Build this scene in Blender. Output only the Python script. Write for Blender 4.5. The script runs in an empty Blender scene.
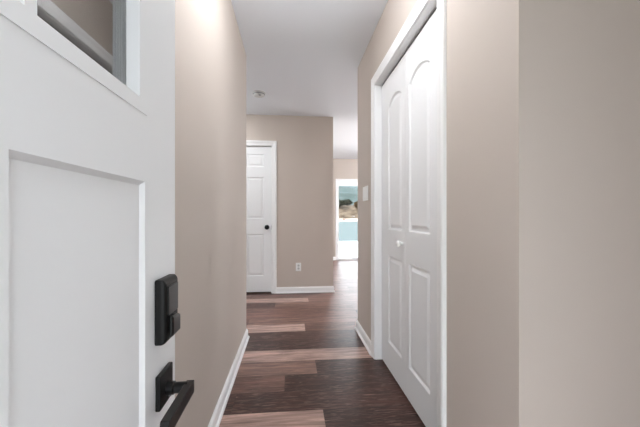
import bpy, bmesh, math, random
from mathutils import Vector, Matrix, noise as mnoise

random.seed(7)
S = bpy.context.scene
COL = S.collection

# ------------------------------------------------------------------ camera, sky, exposure
cam_d = bpy.data.cameras.new('camera')
cam = bpy.data.objects.new('camera', cam_d)
COL.objects.link(cam)
cam.location = (0.0, 0.0, 1.054)
cam.rotation_euler = (math.pi / 2, 0, -0.092)          # turned 5.3 degrees right of the corridor
cam_d.sensor_width = 36.0
cam_d.lens = 316.6 / 640 * 36.0
cam_d.shift_y = 2.9 / 640
cam_d.clip_start = 0.02
cam_d.clip_end = 1000
S.camera = cam

W = bpy.data.worlds.new('overcast_sky')
S.world = W
W.use_nodes = True
wn, wl = W.node_tree.nodes, W.node_tree.links
bg = wn['Background']
tc = wn.new('ShaderNodeTexCoord')
sep = wn.new('ShaderNodeSeparateXYZ')
rmp = wn.new('ShaderNodeValToRGB')
rmp.color_ramp.elements[0].position = 0.0
rmp.color_ramp.elements[0].color = (0.93, 0.96, 1.0, 1)
rmp.color_ramp.elements[1].position = 0.9
rmp.color_ramp.elements[1].color = (0.80, 0.90, 1.0, 1)
wl.new(tc.outputs['Generated'], sep.inputs[0])
wl.new(sep.outputs['Z'], rmp.inputs[0])
wl.new(rmp.outputs[0], bg.inputs['Color'])
SKY = 3.2
bg.inputs['Strength'].default_value = SKY

S.view_settings.view_transform = 'Standard'
S.view_settings.look = 'None'
S.view_settings.gamma = 1.0
S.view_settings.use_curve_mapping = False
S.view_settings.exposure = 1.15
LAMP_HALL = 15.5        # strength of the flush ceiling lamps' diffusers
FILL_LIVING = 60.0  # strength of the added living room fill lamp
FILL_SIDE = 22.0  # strength of the added side hall fill lamp


sun_d = bpy.data.lights.new('sun', 'SUN')
sun_d.energy = 10.0
sun_d.angle = math.radians(1.0)
sun_d.color = (1.0, 0.99, 0.98)
sun = bpy.data.objects.new('sun', sun_d)
COL.objects.link(sun)
sun.rotation_euler = Vector((-0.8, -0.25, 1.0)).to_track_quat('Z', 'Y').to_euler()


def portal(name, loc, rot, sx, sy):
    d = bpy.data.lights.new(name, 'AREA')
    d.shape = 'RECTANGLE'
    d.size, d.size_y = sx, sy
    d.cycles.is_portal = True
    o = bpy.data.objects.new(name, d)
    COL.objects.link(o)
    o.location, o.rotation_euler = loc, rot


H = math.pi / 2
portal('portal_doorway', (0.21, -0.33, 1.03), (H, 0, 0), 0.93, 2.05)           # emits towards +Y
portal('portal_slider', (2.01, 7.69, 0.98), (-H, 0, 0), 1.84, 1.92)
portal('portal_east', (5.74, 5.2, 1.45), (0, H, 0), 1.4, 2.6)
portal('portal_west', (-3.74, 3.6, 1.45), (0, -H, 0), 1.3, 1.1)


# ------------------------------------------------------------------ helpers
def lin(c):
    c = c / 255.0
    return c / 12.92 if c <= 0.04045 else ((c + 0.055) / 1.055) ** 2.4


def rgb(r, g, b):
    return (lin(r), lin(g), lin(b), 1.0)


def mat(name, col, rough=0.5, spec=0.5, metal=0.0, bump=0.0, bscale=200.0, vary=0.0):
    m = bpy.data.materials.new(name)
    m.use_nodes = True
    n, l = m.node_tree.nodes, m.node_tree.links
    b = n['Principled BSDF']
    b.inputs['Base Color'].default_value = col
    b.inputs['Roughness'].default_value = rough
    b.inputs['Specular IOR Level'].default_value = spec
    b.inputs['Metallic'].default_value = metal
    t = n.new('ShaderNodeTexCoord')
    if vary:
        z = n.new('ShaderNodeTexNoise')
        z.inputs['Scale'].default_value = 3.0
        z.inputs['Detail'].default_value = 4.0
        l.new(t.outputs['Object'], z.inputs['Vector'])
        mx = n.new('ShaderNodeMix')
        mx.data_type = 'RGBA'
        mx.inputs[6].default_value = tuple(c * (1 - vary) for c in col[:3]) + (1,)
        mx.inputs[7].default_value = tuple(min(1, c * (1 + vary)) for c in col[:3]) + (1,)
        l.new(z.outputs['Fac'], mx.inputs[0])
        l.new(mx.outputs[2], b.inputs['Base Color'])
    if bump:
        z = n.new('ShaderNodeTexNoise')
        z.inputs['Scale'].default_value = bscale
        z.inputs['Detail'].default_value = 2.0
        l.new(t.outputs['Object'], z.inputs['Vector'])
        bp = n.new('ShaderNodeBump')
        bp.inputs['Strength'].default_value = bump
        bp.inputs['Distance'].default_value = 0.002
        l.new(z.outputs['Fac'], bp.inputs['Height'])
        l.new(bp.outputs[0], b.inputs['Normal'])
    return m


def glass_mat(name, tint, ior=1.45):
    m = bpy.data.materials.new(name)
    m.use_nodes = True
    n, l = m.node_tree.nodes, m.node_tree.links
    n.remove(n['Principled BSDF'])
    tr = n.new('ShaderNodeBsdfTransparent')
    tr.inputs[0].default_value = tint
    gl = n.new('ShaderNodeBsdfGlossy')
    gl.inputs['Roughness'].default_value = 0.02
    fr = n.new('ShaderNodeFresnel')
    fr.inputs[0].default_value = ior
    mx = n.new('ShaderNodeMixShader')
    l.new(fr.outputs[0], mx.inputs[0])
    l.new(tr.outputs[0], mx.inputs[1])
    l.new(gl.outputs[0], mx.inputs[2])
    l.new(mx.outputs[0], n['Material Output'].inputs[0])
    return m


def lamp_mat(name, strength):
    m = bpy.data.materials.new(name)
    m.use_nodes = True
    n, l = m.node_tree.nodes, m.node_tree.links
    b = n['Principled BSDF']
    b.inputs['Base Color'].default_value = (0.9, 0.9, 0.88, 1)
    b.inputs['Emission Color'].default_value = (0.95, 0.975, 1.0, 1)
    b.inputs['Emission Strength'].default_value = strength
    return m


M_WALL = mat('beige_wall_paint', rgb(199, 188, 179), 0.75, 0.25, bump=0.08, bscale=260, vary=0.012)
M_CEIL = mat('white_ceiling_paint', rgb(236, 240, 245), 0.9, 0.1, bump=0.08, bscale=220)
M_TRIM = mat('white_trim_paint', rgb(242, 242, 242), 0.4, 0.4)
M_DOOR = mat('white_door_paint', rgb(237, 238, 239), 0.45, 0.35, bump=0.04, bscale=160)
M_BLACK = mat('matte_black_metal', rgb(14, 14, 14), 0.45, 0.3, bump=0.05, bscale=500)
M_BLACKS = mat('satin_black_metal', rgb(17, 16, 16), 0.3, 0.4)
M_STEEL = mat('brushed_steel', rgb(150, 150, 150), 0.35, 0.5, 1.0)
M_PLAST = mat('white_plastic', rgb(240, 240, 238), 0.35, 0.5)
M_SMOKE = mat('offwhite_plastic', rgb(206, 206, 204), 0.5, 0.4)
M_DARK = mat('dark_slot', rgb(30, 30, 30), 0.8, 0.1)
M_TRACK = mat('grey_metal_track', rgb(70, 70, 70), 0.5, 0.5, 0.6)
M_GLASS = glass_mat('window_glass', (0.95, 0.97, 0.97, 1))
M_GLASSD = glass_mat('coated_door_glass', (0.9, 0.92, 0.92, 1), 4.2)
M_CONC = mat('grey_concrete', rgb(160, 160, 162), 0.9, 0.2, bump=0.2, bscale=40, vary=0.05)
M_PATIO = mat('pale_patio_stone', rgb(246, 240, 236), 0.9, 0.1, vary=0.02)
M_LIGHT_H = lamp_mat('hall_lamp_diffuser', LAMP_HALL)
M_FILL_L = lamp_mat('living_fill_glow', FILL_LIVING)
M_FILL_S = lamp_mat('side_fill_glow', FILL_SIDE)


def link(name, bm, m, parent=None, smooth=False, bevel=0.0, segs=2):
    bmesh.ops.recalc_face_normals(bm, faces=bm.faces[:])
    me = bpy.data.meshes.new(name)
    bm.to_mesh(me)
    bm.free()
    for x in (m if isinstance(m, (list, tuple)) else [m]):
        me.materials.append(x)
    o = bpy.data.objects.new(name, me)
    COL.objects.link(o)
    if smooth:
        for p in me.polygons:
            p.use_smooth = True
    if bevel:
        b = o.modifiers.new('bevel', 'BEVEL')
        b.width = bevel
        b.segments = segs
        b.limit_method = 'ANGLE'
    if parent is not None:
        o.parent = parent
        o.matrix_parent_inverse = Matrix.Translation(-parent.location)
    return o


def tag(o, label, cat, group=None, kind=None):
    o['label'] = label
    o['category'] = cat
    if group:
        o['group'] = group
    if kind:
        o['kind'] = kind
    return o


def root(name, loc, label, cat, group=None, kind=None):
    o = bpy.data.objects.new(name, None)
    COL.objects.link(o)
    o.location = loc
    o.empty_display_size = 0.1
    return tag(o, label, cat, group, kind)


def box(bm, x0, x1, y0, y1, z0, z1):
    v = [bm.verts.new((x, y, z)) for x in (x0, x1) for y in (y0, y1) for z in (z0, z1)]
    for f in ((0, 1, 3, 2), (4, 6, 7, 5), (0, 4, 5, 1), (2, 3, 7, 6), (0, 2, 6, 4), (1, 5, 7, 3)):
        bm.faces.new([v[i] for i in f])


def boxes(*bs):
    bm = bmesh.new()
    for b in bs:
        box(bm, *b)
    return bm


def lathe(bm, prof, origin, axis, n=28):
    """prof: (radius, distance along axis); closed at both ends."""
    axis = Vector(axis).normalized()
    a = axis.orthogonal().normalized()
    b = axis.cross(a)
    o = Vector(origin)
    rings = []
    for r, h in prof:
        if r < 1e-6:
            rings.append([bm.verts.new(o + axis * h)])
        else:
            rings.append([bm.verts.new(o + axis * h + (a * math.cos(2 * math.pi * i / n) + b * math.sin(2 * math.pi * i / n)) * r) for i in range(n)])
    for p, q in zip(rings, rings[1:]):
        for i in range(n):
            j = (i + 1) % n
            if len(p) == 1 and len(q) == 1:
                continue
            if len(p) == 1:
                bm.faces.new((p[0], q[i], q[j]))
            elif len(q) == 1:
                bm.faces.new((p[i], p[j], q[0]))
            else:
                bm.faces.new((p[i], p[j], q[j], q[i]))
    for ring in (rings[0], rings[-1]):
        if len(ring) > 2:
            bm.faces.new(ring)


def sweep(bm, path, prof, up=(0, 0, 1), out_side=1):
    """Mitred extrusion of prof [(out, up)] along a flat path; out is to the right of travel times out_side."""
    up = Vector(up)
    P = [Vector(p) for p in path]
    n = len(P)
    rings = []
    for i, p in enumerate(P):
        d0 = (P[i] - P[i - 1]).normalized() if i > 0 else None
        d1 = (P[i + 1] - P[i]).normalized() if i < n - 1 else None
        o0 = d0.cross(up) * out_side if d0 else None
        o1 = d1.cross(up) * out_side if d1 else None
        if o0 is None:
            o = o1
        elif o1 is None:
            o = o0
        else:
            s = (o0 + o1)
            o = s / (1 + o0.dot(o1))
        rings.append([bm.verts.new(p + o * a + up * b) for a, b in prof])
    m = len(prof)
    for r, q in zip(rings, rings[1:]):
        for i in range(m):
            j = (i + 1) % m
            bm.faces.new((r[i], r[j], q[j], q[i]))
    bm.faces.new(rings[0])
    bm.faces.new(rings[-1])


def inset_poly(pts, d):
    """Offset a convex counter-clockwise polygon inwards by d."""
    n = len(pts)
    out = []
    for i in range(n):
        p0, p, p1 = Vector(pts[i - 1]), Vector(pts[i]), Vector(pts[(i + 1) % n])
        e0, e1 = (p - p0).normalized(), (p1 - p).normalized()
        n0, n1 = Vector((-e0.y, e0.x)), Vector((-e1.y, e1.x))
        s = n0 + n1
        out.append(p + s * (d / max(0.2, 1 + n0.dot(n1))))
    return out


def slab(bm, rect, holes, thick, to3):
    """A door slab: rect (u0,u1,v0,v1); holes: list of (ccw outline, profile) with profile a list of
    (inset, depth) steps closed by a field, or None for an opening cut right through; to3(u,v,d) maps to space, d is depth."""
    u0, u1, v0, v1 = rect
    outer = [(u0, v0), (u1, v0), (u1, v1), (u0, v1)]

    def face(depth, hs):
        es = []
        loops = []
        for pts in [outer] + hs:
            vs = [bm.verts.new(to3(p[0], p[1], depth)) for p in pts]
            loops.append(vs)
            for i in range(len(vs)):
                es.append(bm.edges.new((vs[i], vs[(i + 1) % len(vs)])))
        bmesh.ops.triangle_fill(bm, use_beauty=True, use_dissolve=False, edges=es)
        return loops

    def bridge(a, b):
        for i in range(len(a)):
            j = (i + 1) % len(a)
            bm.faces.new((a[i], a[j], b[j], b[i]))

    fr = face(0.0, [h[0] for h in holes])
    thru = [h for h in holes if h[1] is None]
    bk = face(thick, [h[0] for h in thru])
    bridge(fr[0], bk[0])
    k = 1
    for (pts, prof), loop in zip(holes, fr[1:]):
        if prof is None:
            bridge(loop, bk[k])
            k += 1
            continue
        cur = loop
        for ins, dep in prof:
            nxt = [bm.verts.new(to3(q[0], q[1], dep)) for q in inset_poly(pts, ins)]
            bridge(cur, nxt)
            cur = nxt
        bm.faces.new(cur)


def rect_pts(a, b, c, d):
    return [(a, c), (b, c), (b, d), (a, d)]


def arch_pts(a, b, c, d, rise, n=14):
    """Rectangle with a cambered top."""
    pts = [(a, c), (b, c)]
    for i in range(n + 1):
        t = i / n
        x = b + (a - b) * t
        s = 2 * t - 1
        pts.append((x, d + rise * (1 - abs(s) ** 2.2)))
    return pts


RAISED = [(0.009, 0.009), (0.02, 0.009), (0.038, 0.002)]

# ------------------------------------------------------------------ the setting: shell
CH = 2.44
XL, XR, YL, YR, YB, XB, YF = -0.382, 0.621, 2.78, 2.908, 4.376, 0.587, 7.55


def struct(name, bm, m, label, cat, **k):
    o = link(name, bm, m, **k)
    return tag(o, label, cat, kind='structure')


# floor: planks across the corridor
def build_floor():
    L, Mp, M, Mm, MR, D, D2 = [rgb(*c) for c in ((176, 146, 135), (128, 98, 87), (120, 89, 79), (102, 72, 63), (114, 81, 72), (57, 32, 26), (68, 41, 34))]
    pal = [L, Mp, M, Mm, MR, D, D2, D, Mm]
    far = [M, MR, Mm, Mp]
    spec = {-1: (0.175, L, D), 0: (0.9, D2, D), 1: (-0.038, Mm, D), 2: (0.178, Mp, D), 3: (0.75, L, L), 4: (-0.6, D, D), 5: (0.62, D2, D),
            6: (0.135, L, Mm), 7: (0.8, M, MR), 8: (-0.5, MR, MR), 9: (0.72, Mm, M), 10: (-0.187, D2, M), 11: (0.222, L, M), 12: (0.7, MR, M), 13: (0.4, D2, Mm)}
    bm = bmesh.new()
    ca = bm.loops.layers.float_color.new('plank')
    rnd = random.Random(5)

    def quad(x0, x1, y0, y1, z, c):
        f = bm.faces.new([bm.verts.new(p) for p in ((x0, y0, z), (x1, y0, z), (x1, y1, z), (x0, y1, z))])
        for lp in f.loops:
            lp[ca] = c
    Lp, w, g = 1.22, 0.1985, 0.0007
    X0, X1, Y0, Y1 = -3.7, 5.7, -0.32, 7.67
    k0 = int(math.floor((Y0 - 1.72) / w))
    k1 = int(math.ceil((Y1 - 1.72) / w))
    for k in range(k0, k1):
        y0, y1 = max(Y0, 1.72 + k * w), min(Y1, 1.72 + (k + 1) * w)
        if y1 - y0 < 0.01:
            continue
        if k in spec:
            s, cl, cr = spec[k]
        else:
            s, cl, cr = rnd.uniform(-0.5, 0.9), rnd.choice(pal if k < 0 else far), rnd.choice(pal if k < 0 else far)
        for j in range(-5, 6):
            a, b = max(X0, s + j * Lp), min(X1, s + (j + 1) * Lp)
            if b - a < 0.02:
                continue
            c = cl if j == -1 else cr if j == 0 else rnd.choice(pal if k < 14 else far)
            quad(a + g, b - g, y0 + g, y1 - g, 0.0, (c[0], c[1], c[2], rnd.random()))
    dk = rgb(40, 28, 25)
    box(bm, X0, X1, Y0, Y1, -0.12, -0.0012)
    for f in bm.faces:
        if f.calc_center_median().z < -0.0005:
            for lp in f.loops:
                lp[ca] = (dk[0], dk[1], dk[2], 0.5)
    m = bpy.data.materials.new('wood_look_planks')
    m.use_nodes = True
    n, l = m.node_tree.nodes, m.node_tree.links
    b = n['Principled BSDF']
    at = n.new('ShaderNodeAttribute')
    at.attribute_name = 'plank'
    t = n.new('ShaderNodeTexCoord')
    mp = n.new('ShaderNodeMapping')
    mp.inputs['Scale'].default_value = (2.2, 22.0, 1.0)
    l.new(t.outputs['Object'], mp.inputs['Vector'])
    mul = n.new('ShaderNodeMath')
    mul.operation = 'MULTIPLY'
    mul.inputs[1].default_value = 40.0
    l.new(at.outputs['Alpha'], mul.inputs[0])
    cmb = n.new('ShaderNodeCombineXYZ')
    l.new(mul.outputs[0], cmb.inputs[2])
    l.new(mul.outputs[0], cmb.inputs[0])
    add = n.new('ShaderNodeVectorMath')
    l.new(mp.outputs[0], add.inputs[0])
    l.new(cmb.outputs[0], add.inputs[1])
    z1 = n.new('ShaderNodeTexNoise')
    z1.inputs['Scale'].default_value = 1.0
    z1.inputs['Detail'].default_value = 7.0
    z1.inputs['Roughness'].default_value = 0.7
    z1.inputs['Distortion'].default_value = 0.9
    l.new(add.outputs[0], z1.inputs['Vector'])
    r1 = n.new('ShaderNodeMapRange')
    r1.inputs['From Min'].default_value = 0.34
    r1.inputs['From Max'].default_value = 0.66
    r1.inputs['To Min'].default_value = 0.5
    r1.inputs['To Max'].default_value = 1.55
    l.new(z1.outputs['Fac'], r1.inputs['Value'])
    mp3 = n.new('ShaderNodeMapping')
    mp3.inputs['Scale'].default_value = (1.3, 9.0, 1.0)
    l.new(t.outputs['Object'], mp3.inputs['Vector'])
    add3 = n.new('ShaderNodeVectorMath')
    l.new(mp3.outputs[0], add3.inputs[0])
    l.new(cmb.outputs[0], add3.inputs[1])
    z3 = n.new('ShaderNodeTexNoise')
    z3.inputs['Scale'].default_value = 1.6
    z3.inputs['Detail'].default_value = 4.0
    z3.inputs['Distortion'].default_value = 2.0
    l.new(add3.outputs[0], z3.inputs['Vector'])
    r3 = n.new('ShaderNodeMapRange')
    r3.inputs['From Min'].default_value = 0.35
    r3.inputs['From Max'].default_value = 0.65
    r3.inputs['To Min'].default_value = 0.8
    r3.inputs['To Max'].default_value = 1.22
    l.new(z3.outputs['Fac'], r3.inputs['Value'])
    pr = n.new('ShaderNodeMath')
    pr.operation = 'MULTIPLY'
    l.new(r1.outputs[0], pr.inputs[0])
    l.new(r3.outputs[0], pr.inputs[1])
    sc = n.new('ShaderNodeVectorMath')
    sc.operation = 'SCALE'
    l.new(at.outputs['Color'], sc.inputs[0])
    l.new(pr.outputs[0], sc.inputs['Scale'])
    # pale worn streaks
    mp2 = n.new('ShaderNodeMapping')
    mp2.inputs['Scale'].default_value = (9.0, 75.0, 1.0)
    l.new(t.outputs['Object'], mp2.inputs['Vector'])
    add2 = n.new('ShaderNodeVectorMath')
    l.new(mp2.outputs[0], add2.inputs[0])
    l.new(cmb.outputs[0], add2.inputs[1])
    z2 = n.new('ShaderNodeTexNoise')
    z2.inputs['Scale'].default_value = 1.0
    z2.inputs['Detail'].default_value = 5.0
    z2.inputs['Distortion'].default_value = 1.5
    l.new(add2.outputs[0], z2.inputs['Vector'])
    r2 = n.new('ShaderNodeMapRange')
    r2.inputs['From Min'].default_value = 0.52
    r2.inputs['From Max'].default_value = 0.75
    r2.inputs['To Max'].default_value = 0.7
    l.new(z2.outputs['Fac'], r2.inputs['Value'])
    mx = n.new('ShaderNodeMix')
    mx.data_type = 'RGBA'
    mx.inputs[7].default_value = rgb(158, 128, 115)
    l.new(r2.outputs[0], mx.inputs[0])
    l.new(sc.outputs[0], mx.inputs[6])
    l.new(mx.outputs[2], b.inputs['Base Color'])
    b.inputs['Roughness'].default_value = 0.37
    b.inputs['Specular IOR Level'].default_value = 0.45
    bp = n.new('ShaderNodeBump')
    bp.inputs['Strength'].default_value = 0.12
    bp.inputs['Distance'].default_value = 0.001
    l.new(z1.outputs['Fac'], bp.inputs['Height'])
    l.new(bp.outputs[0], b.inputs['Normal'])
    me_o = link('floor', bm, m)
    return tag(me_o, 'wood look plank floor in mixed brown and pale tan boards laid across the corridor', 'floor', kind='structure')


build_floor()
struct('ceiling', boxes((-3.72, 5.72, -0.32, 7.67, CH, CH + 0.1)), M_CEIL, 'flat white ceiling over the corridor and rooms beyond', 'ceiling')

DY0, DY1, DH = 1.286, 2.281, 2.02     # closet opening
struct('wall_left', boxes((XL - 0.118, XL, -0.2, YL, 0, CH)), M_WALL, 'beige painted wall along the left of the corridor behind the open entry door', 'wall')
struct('wall_right', boxes((XR, XR + 0.118, 0.812, DY0 - 0.018, 0, CH), (XR, XR + 0.118, DY1 + 0.018, YR, 0, CH), (XR, XR + 0.118, DY0 - 0.018, DY1 + 0.018, DH + 0.018, CH)),
       M_WALL, 'beige painted wall on the right holding the white bifold closet door', 'wall')
struct('wall_foyer', boxes((XR + 0.118, 1.62, 0.812, 0.913, 0, CH), (1.5, 1.62, -0.2, 0.812, 0, CH)), M_WALL, 'beige wall at the far right of the photo, facing the viewer', 'wall')
struct('wall_closet', boxes((1.32, 1.438, 0.913, YR - 0.118, 0, CH)), M_WALL, 'beige wall at the rear of the closet', 'wall')
struct('wall_near', boxes((XR + 0.118, 5.6, YR - 0.118, YR, 0, CH)), M_WALL, 'beige living room wall around the corner of the corridor', 'wall')
HX0, HX1, HH = -1.033, -0.263, 2.016   # hall door opening
struct('wall_back', boxes((-3.6, HX0 - 0.018, YB, YB + 0.118, 0, CH), (HX1 + 0.018, XB, YB, YB + 0.118, 0, CH), (HX0 - 0.018, HX1 + 0.018, YB, YB + 0.118, HH + 0.018, CH), (XB - 0.118, XB, YB + 0.118, YF, 0, CH)),
       M_WALL, 'beige wall at the end of the corridor with the white panel door and the outlet', 'wall')
struct('wall_side', boxes((-3.6, XL - 0.118, YL - 0.118, YL, 0, CH)), M_WALL, 'beige side hall wall around the left corner', 'wall')
SX0, SX1, SH = 1.10, 2.93, 1.93
struct('wall_far', boxes((-3.72, SX0, YF, YF + 0.12, 0, CH), (SX1, 5.72, YF, YF + 0.12, 0, CH), (SX0, SX1, YF, YF + 0.12, SH, CH)), M_WALL,
       'beige far living room wall around the glass patio door', 'wall')
struct('wall_east', boxes((5.6, 5.72, YR - 0.118, 3.9, 0, CH), (5.6, 5.72, 6.5, YF, 0, CH), (5.6, 5.72, 3.9, 6.5, 0, 0.75), (5.6, 5.72, 3.9, 6.5, 2.15, CH)), M_WALL,
       'beige living room wall with an added wide window', 'wall')
struct('wall_west', boxes((-3.72, -3.6, YL - 0.118, 3.05, 0, CH), (-3.72, -3.6, 4.15, YF, 0, CH), (-3.72, -3.6, 3.05, 4.15, 0, 0.8), (-3.72, -3.6, 3.05, 4.15, 2.1, CH)), M_WALL,
       'beige end wall of the side hall with a window', 'wall')
EX0, EX1, EH = -0.256, 0.676, 2.055
struct('wall_front', boxes((XL - 0.118, EX0, -0.32, -0.2, 0, CH), (EX1, 1.62, -0.32, -0.2, 0, CH), (EX0, EX1, -0.32, -0.2, EH, CH)), M_WALL,
       'beige front wall around the open entry doorway', 'wall')

# baseboards with a shoe moulding
BB = [(0, 0.001), (0.024, 0.001), (0.024, 0.009), (0.020, 0.017), (0.013, 0.021), (0.013, 0.066), (0.010, 0.074), (0.006, 0.079), (0.005, 0.084), (0, 0.084)]


def baseboard(name, path, label):
    bm = bmesh.new()
    sweep(bm, path, BB)
    return struct(name, bm, M_TRIM, label, 'baseboard')


CW = 0.066
baseboard('baseboard_left', [(XL, -0.19, 0), (XL, YL, 0), (XL - 0.118, YL, 0), (-3.59, YL, 0)], 'white baseboard along the foot of the left corridor wall')
baseboard('baseboard_right', [(5.59, YR, 0), (XR, YR, 0), (XR, DY1 + CW + 0.004, 0)], 'short white baseboard between the closet casing and the far corner on the right')
baseboard('baseboard_foyer', [(XR, DY0 - CW - 0.004, 0), (XR, 0.812, 0), (1.5, 0.812, 0), (1.5, -0.2, 0)], 'white baseboard round the foot of the near right corner')
baseboard('baseboard_back', [(HX1 + CW + 0.004, YB, 0), (XB, YB, 0), (XB, YF, 0), (SX0 - 0.029, YF, 0)], 'white baseboard under the outlet at the end of the corridor')
baseboard('baseboard_far', [(SX1 + 0.029, YF, 0), (5.6, YF, 0), (5.6, YR, 0)], 'white baseboard along the far living room wall')

# casings and jambs
CP = [(0, 0), (0, 0.009), (0.008, 0.011), (0.030, 0.012), (0.046, 0.018), (0.060, 0.018), (CW, 0.014), (CW, 0)]   # across the width, off the wall


def casing(name, ends, top, m, place, label):
    """Three mitred sides round an opening; place(a, z, off) maps to space."""
    a0, a1 = ends
    bm = bmesh.new()
    P = [(a0, 0.001, -1, 0), (a0, top, -1, 1), (a1, top, 1, 1), (a1, 0.001, 1, 0)]
    rings = [[bm.verts.new(place(a + sx * w, z + sz * w, t)) for w, t in CP] for a, z, sx, sz in P]
    for r, q in zip(rings, rings[1:]):
        for i in range(len(CP)):
            j = (i + 1) % len(CP)
            bm.faces.new((r[i], r[j], q[j], q[i]))
    bm.faces.new(rings[0])
    bm.faces.new(rings[-1])
    return struct(name, bm, m, label, 'trim')


casing('trim_1', (DY0 - 0.004, DY1 + 0.004), DH + 0.004, M_TRIM, lambda a, z, t: (XR - t, a, z), 'white moulded casing round the bifold closet door')
casing('trim_2', (HX0 - 0.004, HX1 + 0.004), HH + 0.004, M_TRIM, lambda a, z, t: (a, YB - t, z), 'white moulded casing round the panel door at the end of the corridor')
struct('trim_3', boxes((XR, XR + 0.118, DY0 - 0.018, DY0, 0, DH), (XR, XR + 0.118, DY1, DY1 + 0.018, 0, DH), (XR, XR + 0.118, DY0 - 0.018, DY1 + 0.018, DH, DH + 0.018)),
       M_TRIM, 'white jamb lining the closet opening', 'trim', bevel=0.001)
struct('trim_4', boxes((HX0 - 0.018, HX0, YB, YB + 0.118, 0, HH), (HX1, HX1 + 0.018, YB, YB + 0.118, 0, HH), (HX0 - 0.018, HX1 + 0.018, YB, YB + 0.118, HH, HH + 0.018),
                       (HX1 - 0.011, HX1, YB + 0.062, YB + 0.08, 0, HH), (HX0, HX0 + 0.011, YB + 0.062, YB + 0.08, 0, HH), (HX0, HX1, YB + 0.062, YB + 0.08, HH - 0.011, HH)),
       M_TRIM, 'white jamb lining the opening of the panel door at the end', 'trim', bevel=0.001)
struct('trim_5', boxes((SX0 - 0.028, SX0, YF - 0.014, YF, 0, SH + 0.028), (SX1, SX1 + 0.028, YF - 0.014, YF, 0, SH + 0.028), (SX0, SX1, YF - 0.014, YF, SH, SH + 0.028)),
       M_TRIM, 'white trim round the glass patio door', 'trim', bevel=0.002)

# ------------------------------------------------------------------ entry door standing open on the left (door_1)
EX = -0.25
EY0, EY1 = -0.195, 0.712
d1 = root('door_1', (EX - 0.022, EY0, 0.0), 'large white entry door standing open at the left with black lock and lever', 'door', kind='structure')
Z0, Z1 = 1.252, 1.90
lites = [(0.336, 0.549), (0.108, 0.321), (-0.120, 0.093)]
bm = bmesh.new()
holes = [(rect_pts(a, b, Z0, Z1), None) for a, b in lites]
FLAT = [(0.007, 0.007)]
holes += [(rect_pts(0.306, 0.571, 0.14, 1.114), FLAT), (rect_pts(-0.06, 0.205, 0.14, 1.114), FLAT)]
slab(bm, (EY0, EY1, 0.012, 2.035), holes, 0.044, lambda u, v, d: (EX - d, u, v))
link('door_slab', bm, M_DOOR, d1)
# applied frame round the lites: raised 3 mm on the face
bm = bmesh.new()
slab(bm, (-0.147, 0.576, 1.229, 1.925), [(rect_pts(a, b, Z0, Z1), None) for a, b in lites], 0.0014, lambda u, v, d: (EX + 0.0014 - d, u, v))
link('window_frame', bm, M_DOOR, d1)
bm = bmesh.new()
for a, b in lites:     # stops holding the glass on its far side
    for r in ((a, a + 0.008, Z0, Z1), (b - 0.008, b, Z0, Z1), (a, b, Z0, Z0 + 0.008), (a, b, Z1 - 0.008, Z1)):
        box(bm, EX - 0.044, EX - 0.0245, r[0], r[1], r[2], r[3])
link('glazing_bead', bm, M_TRIM, d1)
for a, b in lites:
    link('glass_pane', boxes((EX - 0.024, EX - 0.020, a, b, Z0, Z1)), M_GLASSD, d1)

# electronic deadbolt
LY, LZ0, LZ1 = 0.642, 0.815, 0.936
bm = bmesh.new()
y0, y1 = 0.607, 0.677
prof = [(0.000, 0.0), (0.014, 0.0), (0.020, 0.0045)]
rings = []
for x, i in prof:
    rings.append([bm.verts.new((EX + x, y, z)) for y, z in ((y0 + i, LZ0 + i), (y1 - i, LZ0 + i), (y1 - i, LZ1 - i * 1.6), (y0 + i, LZ1 - i * 1.6))])
for r, q in zip(rings, rings[1:]):
    for i in range(4):
        bm.faces.new((r[i], r[(i + 1) % 4], q[(i + 1) % 4], q[i]))
bm.faces.new(rings[0])
bm.faces.new(rings[-1])
db = link('deadbolt', bm, M_BLACK, d1, bevel=0.003, segs=3)
db['label'] = 'black rectangular deadbolt cover'
link('battery_cover', boxes((EX + 0.0195, EX + 0.0225, 0.617, 0.667, 0.868, 0.922)), M_BLACKS, db, bevel=0.002, segs=3)
bm = bmesh.new()
lathe(bm, [(0.019, 0.0), (0.019, 0.003), (0.016, 0.005), (0.0, 0.005)], (EX + 0.0195, LY + 0.004, 0.845), (1, 0, 0), 32)
link('turn_collar', bm, M_BLACKS, db, smooth=False)
bm = bmesh.new()
pts = [(0.615, 0.826), (0.661, 0.826), (0.661, 0.861), (0.615, 0.869)]
fr_ = [bm.verts.new((EX + 0.0245, y, z)) for y, z in pts]
bk_ = [bm.verts.new((EX + 0.0305, LY - 0.004 + (y - LY + 0.004) * 0.86, 0.845 + (z - 0.845) * 0.85)) for y, z in pts]
bm.faces.new(fr_)
bm.faces.new(bk_)
for i in range(4):
    bm.faces.new((fr_[i], fr_[(i + 1) % 4], bk_[(i + 1) % 4], bk_[i]))
link('thumb_turn', bm, M_BLACKS, db, bevel=0.003, segs=3)

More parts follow.
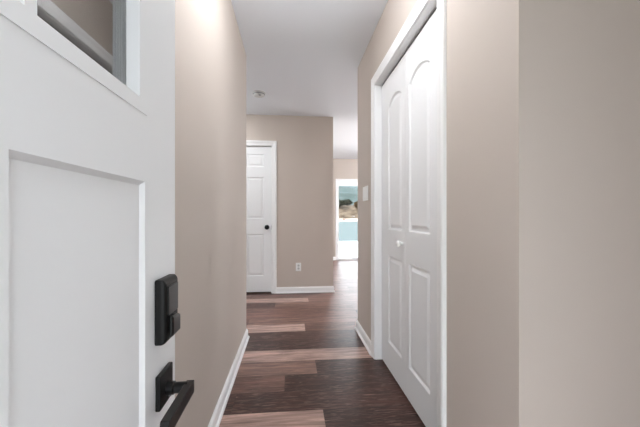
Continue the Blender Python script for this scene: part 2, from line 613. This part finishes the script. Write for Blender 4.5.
# lever set
RZ = 0.7235
lv = link('lever_set', boxes((EX, EX + 0.009, 0.611, 0.676, RZ - 0.0325, RZ + 0.0325)), M_BLACK, d1, bevel=0.002, segs=2)
lv['label'] = 'black lever handle on a square plate'
bm = bmesh.new()
lathe(bm, [(0.0125, 0.0), (0.0125, 0.014), (0.0105, 0.016), (0.0105, 0.040), (0.0, 0.040)], (EX + 0.008, 0.646, RZ - 0.006), (1, 0, 0), 28)
link('neck', bm, M_BLACKS, lv)
bm = bmesh.new()
lathe(bm, [(0.0028, 0.0), (0.0028, 0.0015), (0.0, 0.0018)], (EX + 0.016, 0.640, RZ - 0.0175), (0, -0.5, -0.87), 14)
link('set_screw', bm, M_STEEL, lv)
bm = bmesh.new()
hy0, hy1, hh, LC = 0.524, 0.657, 0.0125, RZ - 0.010
out = []
for i in range(9):   # rounded free end
    a = -math.pi / 2 - math.pi * i / 8
    out.append((hy0 + 0.004 + 0.004 * math.cos(a), LC + hh * math.sin(a)))
out += [(hy1, LC + hh), (hy1, LC - hh)]
f_ = [bm.verts.new((EX + 0.057, y, z)) for y, z in out]
b_ = [bm.verts.new((EX + 0.042, y, z)) for y, z in out]
bm.faces.new(f_)
bm.faces.new(b_)
for i in range(len(out)):
    j = (i + 1) % len(out)
    bm.faces.new((f_[i], f_[j], b_[j], b_[i]))
link('lever', bm, M_BLACKS, lv, bevel=0.0012)
# latch faceplates on the far edge of the slab
for z in (0.875, RZ):
    link('latch_plate', boxes((EX - 0.035, EX - 0.009, EY1, EY1 + 0.0015, z - 0.028, z + 0.028)), M_BLACK, d1, bevel=0.0006)
for z in (0.25, 1.02, 1.80):
    bm = bmesh.new()
    lathe(bm, [(0.006, -0.05), (0.006, 0.05)], (EX + 0.004, EY0 + 0.002, z), (0, 0, 1), 14)
    link('hinge', bm, M_BLACK, d1)

# ------------------------------------------------------------------ bifold closet door (door_2)
DX = 0.666
d2 = root('door_2', (DX, (DY0 + DY1) / 2, 0), 'white two leaf bifold closet door with arched panels on the right', 'door', kind='structure')
fold = 1.797
LEAVES = [(fold + 0.0012, DY1 - 0.004, (1.858, 2.118)), (DY0 + 0.004, fold - 0.0012, (1.466, 1.738))]
leaf_obs = []
for a, b, (pa, pb) in LEAVES:
    bm = bmesh.new()
    hs = [(rect_pts(pa, pb, 0.195, 0.788), RAISED), (arch_pts(pa, pb, 0.968, 1.800, 0.048), RAISED)]
    slab(bm, (a, b, 0.012, 2.006), hs, 0.034, lambda u, v, d: (DX + d, u, v))
    leaf_obs.append(link('door_leaf', bm, M_DOOR, d2))
bm = bmesh.new()
lathe(bm, [(0.009, 0.0), (0.0075, 0.004), (0.0075, 0.014), (0.015, 0.018), (0.0205, 0.025), (0.0205, 0.031), (0.015, 0.038), (0.0, 0.040)], (DX, 1.838, 0.893), (-1, 0, 0), 24)
link('knob', bm, M_PLAST, leaf_obs[0], smooth=True)
link('track', boxes((DX + 0.004, DX + 0.03, DY0, DY1, 2.008, DH)), M_TRACK, d2)

# ------------------------------------------------------------------ panel door at the end (door_3)
FY = YB + 0.024
d3 = root('door_3', ((HX0 + HX1) / 2, FY, 0), 'closed white panel door with black knob at the end of the corridor', 'door', kind='structure')
bm = bmesh.new()
mid = (HX0 + HX1) / 2
hs = []
for a, b in ((HX0 + 0.105, mid - 0.045), (mid + 0.045, HX1 - 0.105)):
    for c, d in ((0.235, 0.812), (1.02, 1.592), (1.735, 1.910)):
        hs.append((rect_pts(a, b, c, d), RAISED))
slab(bm, (HX0 + 0.003, HX1 - 0.003, 0.018, HH - 0.004), hs, 0.035, lambda u, v, d: (u, FY + d, v))
link('door_slab', bm, M_DOOR, d3)
bm = bmesh.new()
lathe(bm, [(0.033, 0.0), (0.033, 0.004), (0.028, 0.009), (0.013, 0.012), (0.012, 0.028), (0.022, 0.034), (0.029, 0.044), (0.029, 0.052), (0.022, 0.060), (0.0, 0.063)], (-0.326, FY, 0.905), (0, -1, 0), 32)
kb = link('knob', bm, M_BLACK, d3, smooth=True)
kb['label'] = 'round black knob'
link('latch_plate', boxes((HX1 - 0.0035, HX1 - 0.002, FY - 0.001, FY + 0.024, 0.875, 0.935)), M_BLACK, d3)

# ------------------------------------------------------------------ sliding patio door (door_4)
d4 = root('door_4', ((SX0 + SX1) / 2, YF + 0.06, 0), 'white framed sliding glass patio door looking out on teal water', 'door', kind='structure')
bm = boxes((SX0, SX0 + 0.02, YF, YF + 0.11, 0, SH), (SX1 - 0.02, SX1, YF, YF + 0.11, 0, SH), (SX0, SX1, YF, YF + 0.11, SH - 0.035, SH), (SX0, SX1, YF, YF + 0.11, -0.01, 0.018))
link('frame', bm, M_TRIM, d4, bevel=0.002)
mx_ = (SX0 + SX1) / 2
for a, b, y in ((SX0 + 0.02, mx_ + 0.02, YF + 0.02), (mx_ - 0.02, SX1 - 0.02, YF + 0.065)):
    bm = boxes((a, a + 0.032, y, y + 0.035, 0.02, SH - 0.035), (b - 0.032, b, y, y + 0.035, 0.02, SH - 0.035),
               (a + 0.032, b - 0.032, y, y + 0.035, 0.02, 0.055), (a + 0.032, b - 0.032, y, y + 0.035, SH - 0.135, SH - 0.035))
    sa = link('sash', bm, M_TRIM, d4, bevel=0.002)
    link('glass_pane', boxes((a + 0.032, b - 0.032, y + 0.015, y + 0.019, 0.055, SH - 0.135)), M_GLASS, sa)


# ------------------------------------------------------------------ other windows
def window(name, x0, x1, y0, y1, z0, z1, label):
    r = root(name, ((x0 + x1) / 2, (y0 + y1) / 2, z0), label, 'window', kind='structure')
    ym = (y0 + y1) / 2
    link('frame', boxes((x0, x1, y0, y0 + 0.04, z0, z1), (x0, x1, y1 - 0.04, y1, z0, z1), (x0, x1, y0, y1, z0, z0 + 0.04), (x0, x1, y0, y1, z1 - 0.04, z1), (x0, x1, ym - 0.02, ym + 0.02, z0, z1)), M_TRIM, r)
    xm = (x0 + x1) / 2
    link('glass_pane', boxes((xm - 0.002, xm + 0.002, y0 + 0.04, ym - 0.02, z0 + 0.04, z1 - 0.04)), M_GLASS, r)
    link('glass_pane', boxes((xm - 0.002, xm + 0.002, ym + 0.02, y1 - 0.04, z0 + 0.04, z1 - 0.04)), M_GLASS, r)


window('added_window_1', 5.62, 5.70, 3.9, 6.5, 0.75, 2.15, 'added wide white framed window in the living room side wall, out of view')  # unseen window, added to bring more daylight into the living room
window('window_2', -3.70, -3.62, 3.05, 4.15, 0.8, 2.1, 'white framed window at the end of the side hall')


# ------------------------------------------------------------------ ceiling lamps; living room and side hall ones are added fill
def fill_ceiling_lamp(x, y, m, label, r=0.17):
    t = root('fill_ceiling_lamp', (x, y, CH), label, 'ceiling lamp')
    bm = bmesh.new()
    lathe(bm, [(r + 0.012, 0.0), (r + 0.012, 0.02), (r, 0.024), (r - 0.01, 0.02)], (x, y, CH), (0, 0, -1), 40)
    link('rim', bm, M_TRIM, t)
    bm = bmesh.new()
    lathe(bm, [(r - 0.002, 0.015), (r - 0.004, 0.03), (r * 0.8, 0.048), (r * 0.45, 0.062), (0.0, 0.068)], (x, y, CH), (0, 0, -1), 40)
    link('diffuser', bm, m, t, smooth=True)




def globe_lamp(x, y, drop, r, m, label):
    """Glass globe on a short stem under a round canopy; drop is the height of the stem."""
    t = root('pendant_lamp', (x, y, CH), label, 'pendant lamp')
    bm = bmesh.new()
    lathe(bm, [(0.06, 0.0), (0.06, 0.02), (0.012, 0.03), (0.012, drop + 0.01)], (x, y, CH), (0, 0, -1), 24)
    link('stem', bm, M_STEEL, t)
    bm = bmesh.new()
    lathe(bm, [(r * math.sin(math.pi * i / 16), drop + r - r * math.cos(math.pi * i / 16)) for i in range(17)], (x, y, CH), (0, 0, -1), 32)
    link('globe', bm, m, t, smooth=True)


globe_lamp(0.04, 1.3, 0.07, 0.12, M_LIGHT_H, 'white glass globe lamp on a short stem above the corridor beside the closet')
globe_lamp(2.6, 5.4, 0.29, 0.16, M_FILL_L, 'added white globe fill lamp under the living room ceiling, out of view')  # added lamp, brightens the living room and its ceiling
fill_ceiling_lamp(-1.0, 3.72, M_FILL_S, 'added round fill lamp on the side hall ceiling, out of view')  # added lamp, lifts the end wall and the panel door

# ------------------------------------------------------------------ smoke detector
t = root('smoke_detector', (-0.356, 3.60, CH), 'round white smoke detector on the ceiling near the left wall corner', 'smoke detector')
bm = bmesh.new()
lathe(bm, [(0.072, 0.0), (0.072, 0.008), (0.066, 0.012)], (-0.356, 3.60, CH), (0, 0, -1), 36)
link('base_plate', bm, M_SMOKE, t)
bm = bmesh.new()
lathe(bm, [(0.066, 0.012), (0.064, 0.026), (0.058, 0.034), (0.035, 0.040), (0.0, 0.041)], (-0.356, 3.60, CH), (0, 0, -1), 36)
link('cover', bm, M_SMOKE, t, smooth=True)
bm = bmesh.new()
lathe(bm, [(0.0665, 0.016), (0.0672, 0.018), (0.0672, 0.023), (0.0660, 0.025)], (-0.356, 3.60, CH), (0, 0, -1), 36)
link('vent_ring', bm, M_STEEL, t)
bm = bmesh.new()
lathe(bm, [(0.013, 0.036), (0.013, 0.043), (0.0, 0.044)], (-0.341, 3.56, CH), (0, 0, -1), 20)
link('test_button', bm, M_STEEL, t)

# ------------------------------------------------------------------ outlet on the back wall
ox, oz = 0.105, 0.357
t = root('wall_outlet', (ox, YB, oz), 'white power outlet low on the beige wall at the end of the corridor', 'outlet')
link('cover_plate', boxes((ox - 0.036, ox + 0.036, YB - 0.006, YB, oz - 0.058, oz + 0.058)), M_PLAST, t, bevel=0.003)
for dz in (-0.02, 0.02):
    bm = bmesh.new()
    lathe(bm, [(0.0165, 0.0), (0.0165, 0.003), (0.0, 0.003)], (ox, YB - 0.0055, oz + dz), (0, -1, 0), 20)
    s = link('socket', bm, M_SMOKE, t)
    for dx in (-0.0065, 0.0065):
        link('slot', boxes((ox + dx - 0.001, ox + dx + 0.001, YB - 0.0092, YB - 0.008, oz + dz - 0.004, oz + dz + 0.006)), M_DARK, s)

# ------------------------------------------------------------------ light switch beside the closet casing
sy, sz = 2.585, 1.243
t = root('light_switch', (XR, sy, sz), 'white light switch plate on the right wall beyond the closet casing', 'light switch')
link('cover_plate', boxes((XR - 0.008, XR, sy - 0.082, sy + 0.082, sz - 0.060, sz + 0.060)), M_PLAST, t, bevel=0.003)
for dy in (-0.046, 0.0, 0.046):
    bm = bmesh.new()
    box(bm, XR - 0.013, XR - 0.007, sy + dy - 0.0165, sy + dy + 0.0165, sz - 0.033, sz + 0.033)
    for v in bm.verts:
        if v.co.x < XR - 0.010 and v.co.z > sz:
            v.co.x += 0.004
    link('rocker', bm, M_PLAST, t, bevel=0.001)

# ------------------------------------------------------------------ outdoors
struct('porch', boxes((-3.5, 4.5, -4.5, -0.32, -0.2, -0.06)), M_CONC, 'grey concrete porch outside the entry door', 'porch')
struct('porch_shade_roof', boxes((-3.5, 4.5, -4.4, -0.32, 2.5, 2.62)), M_CEIL, 'unseen white porch roof added to shade the entry doorway', 'roof')  # unseen roof, put in to limit daylight entering by the doorway
struct('front_yard', boxes((-60, 60, -80, -4.5, -0.6, -0.25)), mat('dull_grass', rgb(70, 76, 58), 0.95, 0.05, vary=0.1), 'grassy front yard beyond the porch', 'ground')
struct('threshold', boxes((EX0, EX1, -0.33, -0.18, -0.01, 0.012)), M_TRACK, 'metal threshold under the entry doorway', 'threshold')
struct('patio', boxes((-4.5, 9.0, 7.68, 13.6, -0.35, -0.03)), M_PATIO, 'pale stone patio outside the glass patio door', 'patio')


def water_mat():
    m = mat('teal_water', rgb(140, 186, 186), 0.6, 0.02)
    n, l = m.node_tree.nodes, m.node_tree.links
    b = n['Principled BSDF']
    tcn = n.new('ShaderNodeTexCoord')
    mpn = n.new('ShaderNodeMapping')
    mpn.inputs['Scale'].default_value = (0.08, 0.35, 1)
    z = n.new('ShaderNodeTexNoise')
    z.inputs['Scale'].default_value = 1.0
    z.inputs['Detail'].default_value = 5
    mxn = n.new('ShaderNodeMix')
    mxn.data_type = 'RGBA'
    mxn.inputs[6].default_value = rgb(50, 58, 59)
    mxn.inputs[7].default_value = rgb(62, 70, 70)
    l.new(tcn.outputs['Object'], mpn.inputs[0])
    l.new(mpn.outputs[0], z.inputs['Vector'])
    l.new(z.outputs['Fac'], mxn.inputs[0])
    l.new(mxn.outputs[2], b.inputs['Base Color'])
    return m


def grid_mesh(x0, x1, nx, rows, amp, seed):
    """Terrain strip: rows of (y, z)."""
    bm = bmesh.new()
    R = []
    for i, (y, z) in enumerate(rows):
        R.append([bm.verts.new((x0 + (x1 - x0) * k / nx, y + amp * 1.5 * mnoise.noise(Vector((k * 0.37, i * 0.7, seed))), z + (amp * mnoise.noise(Vector((k * 0.45, i * 0.9, seed + 5))) if 0 < i else 0))) for k in range(nx + 1)])
    for p, q in zip(R, R[1:]):
        for k in range(nx):
            bm.faces.new((p[k], p[k + 1], q[k + 1], q[k]))
    return bm


bm = boxes((-60, 110, 13.6, 97, -0.9, -0.4))
tag(link('lake', bm, water_mat()), 'flat teal lake beyond the pale patio', 'water', kind='structure')


def earth_mat(name, c0, c1, sx, sy, sz_):
    m = mat(name, c0, 0.95, 0.05)
    n, l = m.node_tree.nodes, m.node_tree.links
    tcn = n.new('ShaderNodeTexCoord')
    mpn = n.new('ShaderNodeMapping')
    mpn.inputs['Scale'].default_value = (sx, sy, sz_)
    z = n.new('ShaderNodeTexNoise')
    z.inputs['Scale'].default_value = 1.0
    z.inputs['Detail'].default_value = 6
    rp = n.new('ShaderNodeValToRGB')
    rp.color_ramp.elements[0].position = 0.36
    rp.color_ramp.elements[0].color = c0
    rp.color_ramp.elements[1].position = 0.64
    rp.color_ramp.elements[1].color = c1
    l.new(tcn.outputs['Object'], mpn.inputs[0])
    l.new(mpn.outputs[0], z.inputs['Vector'])
    l.new(z.outputs['Fac'], rp.inputs[0])
    l.new(rp.outputs[0], n['Principled BSDF'].inputs['Base Color'])
    return m


M_BEACH = earth_mat('pale_sand', rgb(138, 122, 113), rgb(160, 146, 138), 0.4, 0.4, 1)
M_BANK = earth_mat('brown_earth', rgb(46, 37, 29), rgb(78, 68, 58), 0.5, 0.5, 0.8)
M_HILL = earth_mat('grey_green_hillside', rgb(38, 46, 44), rgb(62, 70, 71), 0.06, 0.06, 0.5)
M_LEAF = earth_mat('dark_green_leaves', rgb(15, 19, 11), rgb(30, 32, 20), 1.5, 1.5, 1.5)
M_LEAFO = earth_mat('rusty_leaves', rgb(54, 39, 21), rgb(74, 57, 35), 1.5, 1.5, 1.5)
M_BARK = mat('brown_bark', rgb(84, 66, 54), 0.9, 0.1)
M_ROCK = earth_mat('grey_rock', rgb(70, 64, 60), rgb(116, 108, 102), 2, 2, 2)
tag(link('beach', grid_mesh(-60, 110, 120, [(94, -0.7), (95, -0.36), (97, -0.1), (100, 0.35)], 0.12, 1), M_BEACH, smooth=True), 'narrow pale beach along the far shore of the lake', 'ground', kind='structure')
tag(link('bank', grid_mesh(-60, 110, 120, [(99, -0.4), (101, 0.6), (104, 2.8), (108, 4.4), (116, 5.2), (128, 5.4)], 0.35, 2), M_BANK, smooth=True), 'brown earth bank rising behind the far beach', 'ground', kind='structure')
tag(link('hillside', grid_mesh(-90, 170, 120, [(127, 3.0), (134, 6), (150, 10), (180, 17), (220, 26)], 1.2, 3), M_HILL, smooth=True), 'hazy grey green hillside behind the far bank', 'hill', kind='structure')


def shrub(x, y, z, w, h, m, label, seed):
    rnd = random.Random(seed)
    t = root('shrub', (x, y, z), label, 'shrub', 'shrubs on the far bank')
    bm = bmesh.new()
    for _ in range(420):
        u = Vector((rnd.gauss(0, 1), rnd.gauss(0, 1), rnd.gauss(0, 1))).normalized() * (0.55 + 0.45 * rnd.random())
        p = Vector((x + u.x * w / 2, y + u.y * w / 2, z + h * 0.58 + u.z * h * 0.42))
        a = Vector((rnd.uniform(-1, 1), rnd.uniform(-1, 1), rnd.uniform(-1, 1))).normalized()
        b = a.orthogonal().normalized()
        s = 0.21 * rnd.uniform(0.8, 1.8)
        bm.faces.new([bm.verts.new(p + a * s), bm.verts.new(p + b * s * 0.6), bm.verts.new(p - a * s), bm.verts.new(p - b * s * 0.6)])
    link('foliage', bm, m, t)
    bm = bmesh.new()
    for _ in range(5):
        d = Vector((rnd.uniform(-0.5, 0.5), rnd.uniform(-0.5, 0.5), 1)).normalized()
        lathe(bm, [(0.06, -0.3), (0.04, h * 0.4), (0.0, h * 0.75)], (x + rnd.uniform(-.1, .1), y + rnd.uniform(-.1, .1), z), d, 7)
    link('stem', bm, M_BARK, t)


for i, (x, y, z, w, h, m, lb) in enumerate([
        (16.6, 107, 3.9, 4.0, 2.9, M_LEAF, 'dark green shrub at the left edge of the view through the patio door'),
        (20.0, 112, 4.6, 4.4, 2.6, M_LEAF, 'dark green shrub in the middle of the far bank'),
        (22.4, 106.5, 3.7, 2.0, 2.4, M_LEAFO, 'rusty shrub right of the dark green shrubs on the far bank'),
        (23.2, 103.5, 2.4, 2.4, 2.6, M_LEAFO, 'rusty shrub low on the bank at the right of the glass')]):
    shrub(x, y, z, w, h, m, lb, 30 + i)


def boulder(x, y, z, r, m, label, seed):
    bm = bmesh.new()
    bmesh.ops.create_icosphere(bm, subdivisions=3, radius=r)
    for v in bm.verts:
        k = 1 + 0.35 * mnoise.noise(v.co * (1.3 / r) + Vector((seed, 0, 0)))
        v.co = Vector((v.co.x * 1.3 * k, v.co.y * k, v.co.z * 0.75 * k))
    o = link('boulder', bm, m)
    o.location = (x, y, z)
    tag(o, label, 'boulder', 'boulders along the far shore')


boulder(22.6, 100.6, 0.55, 0.75, M_ROCK, 'grey boulder at the foot of the rusty shrub', 3)
boulder(20.2, 101.4, 0.9, 0.5, M_ROCK, 'small grey boulder low on the far bank', 5)
boulder(16.3, 96.6, -0.05, 0.45, M_BARK, 'small dark boulder at the water edge of the far beach', 9)
